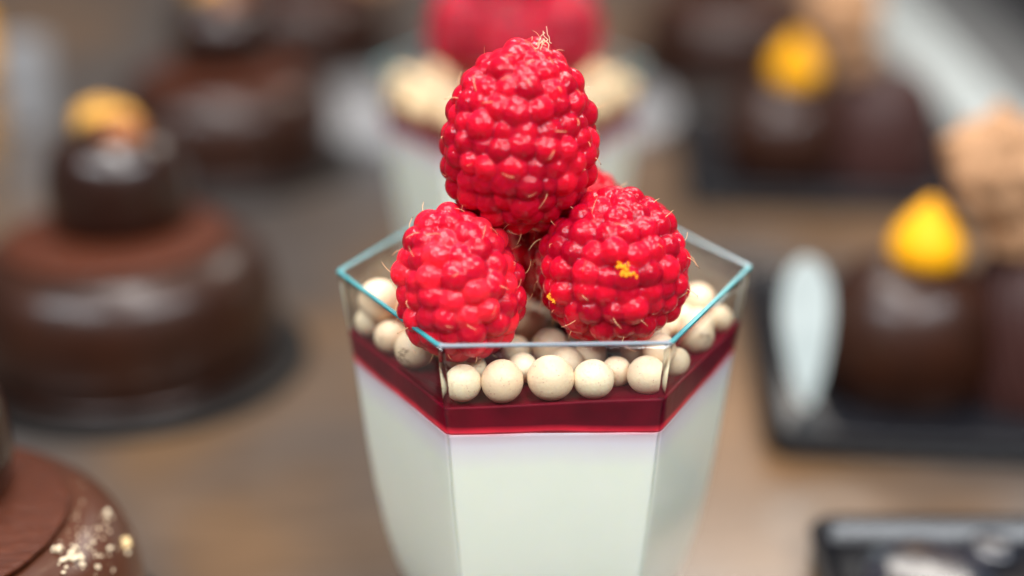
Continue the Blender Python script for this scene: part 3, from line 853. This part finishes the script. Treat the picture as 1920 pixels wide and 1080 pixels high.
# tray reflection built as a solid pointed shape beside the near petit gateau
def reflection_shape():
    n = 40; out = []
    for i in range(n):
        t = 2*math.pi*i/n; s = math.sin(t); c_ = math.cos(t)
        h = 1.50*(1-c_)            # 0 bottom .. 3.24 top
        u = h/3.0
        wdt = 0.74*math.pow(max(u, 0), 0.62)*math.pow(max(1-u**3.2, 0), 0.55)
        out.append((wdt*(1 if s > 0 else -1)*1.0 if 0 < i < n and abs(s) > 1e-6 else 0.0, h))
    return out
pp = reflection_shape(); n = len(pp)
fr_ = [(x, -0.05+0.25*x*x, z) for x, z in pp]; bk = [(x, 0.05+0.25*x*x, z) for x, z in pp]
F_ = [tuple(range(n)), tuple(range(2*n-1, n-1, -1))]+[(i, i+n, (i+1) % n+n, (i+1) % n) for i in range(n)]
pt = mesh_obj('pointed_reflection', fr_+bk, F_, M_REFLECTION, smooth=False, loc=(5.50, 6.95, -5.75))
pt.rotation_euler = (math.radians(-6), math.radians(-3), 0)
tag(pt, 'white pointed reflection on the right black tray, built as a solid shape', 'reflection')

# low black domes added to catch lamp reflections on the nearest tray
def glint_dome(loc, r, m, label, flat):
    pr = smooth_profile([(0, 0), (r*.8, 0), (r, r*.25), (r*.95, r*.7), (r*.6, r*1.05), (0, r*1.15)], 6)
    V_, F_ = lathe(pr, 64)
    o = mesh_obj('glint_dome', V_, F_, m, loc=loc); o.scale = (1, 1, flat); tag(o, label, 'reflection catcher', 'low domes catching lamp reflections on the nearest tray')
M_SHINE, _, _ = mat('glint_dome_black', (0.010, 0.012, 0.020), 0.2, Coat_Weight=0.8, Coat_Roughness=0.2, Coat_IOR=1.5)
glint_dome((6.05, 0.75, -5.75), 1.05, M_SHINE, 'low black dome added for a reflection in the lower right tray, cut by the bottom edge', 0.42)
glint_dome((7.40, 1.75, -5.75), 0.42, M_SHINE, 'small low black dome added for a white glint in the lower right tray', 0.5)

# pale things further back on the counter
def rounded_plate(name, loc, sx, sy_, h, m, label, cat, rot=0, group=None):
    V_, F_ = box(sx, sy_, h, min(sx, sy_)*0.42)
    o = mesh_obj(name, V_, F_, m, loc=loc); o.rotation_euler = (0, 0, rot)
    tag(o, label, cat, group); return o
rounded_plate('serving_dish', (-0.35, 28.2, -5.995), 12.2, 8.4, 0.5, M_PORC, 'pale grey serving dish lying behind the blurred cream cup', 'dish')
V_, F_ = lathe(smooth_profile([(0, 0), (0.55, 0), (0.7, 0.3), (0.8, 1.5), (0.85, 2.6), (0.78, 2.62), (0.7, 1.5), (0.6, 0.4), (0, 0.3)], 5), 48)
o = mesh_obj('sauce_pot', V_, F_, M_PORC, loc=(-15.0, 27.5, -5.995)); tag(o, 'small grey white pot standing at the far left behind the cakes', 'pot')
V_, F_ = lathe(smooth_profile([(0, 0), (1.2, 0), (1.5, 0.6), (1.3, 2.2), (0.7, 3.0), (0, 3.2)], 5), 48)
o = mesh_obj('yellow_dessert', V_, F_, M_YELLOW, loc=(-19.6, 34.0, -5.995)); tag(o, 'yellow dessert cut by the left edge of the picture', 'dessert')
V_, F_ = lathe(smooth_profile([(0, 0), (1.6, 0), (2.1, 0.7), (2.15, 0.8), (1.7, 0.85), (0, 0.9)], 5), 64)
o = mesh_obj('pale_tart', V_, F_, M_CREAMBEIGE, loc=(-6.2, 49.5, -5.995)); tag(o, 'pale round tart at the very top, left of the blurred raspberries', 'tart')
# steel rail along the right edge of the counter
root = empty('steel_rail', (17.4, 36, -6.0), (0, 0, math.radians(-4.2)))
tag(root, 'brushed steel display rail running diagonally across the upper right corner', 'rail')
V_, F_ = loft([np.array([(-2.3, y, 0), (-2.3, y, 0.5), (-1.7, y, 1.1), (-1.0, y, 1.15), (-1.0, y, 0.7), (2.6, y, 0.7), (2.6, y, 0)]) for y in (-22, 22)])
mesh_obj('rail_body', V_, F_, M_STEEL, root, smooth=False)
V_, F_ = loft([np.array([(-2.42, y, 0), (-2.42, y, 0.55), (-1.72, y, 1.2), (-0.95, y, 1.25), (-0.95, y, 1.16), (-1.70, y, 1.11), (-2.31, y, 0.51), (-2.31, y, 0)]) for y in (-22.1, 22.1)])
mesh_obj('rail_highlight', V_, F_, M_WHITE, root, smooth=False)  # white strip paints the streak of light along the rail
V_, F_ = box(9, 44, 0.5, 0.1)
mesh_obj('dark_strip', V_, F_, M_BLACK, root, smooth=False, loc=(7.3, 0, 0.0))  # black panel beyond the rail
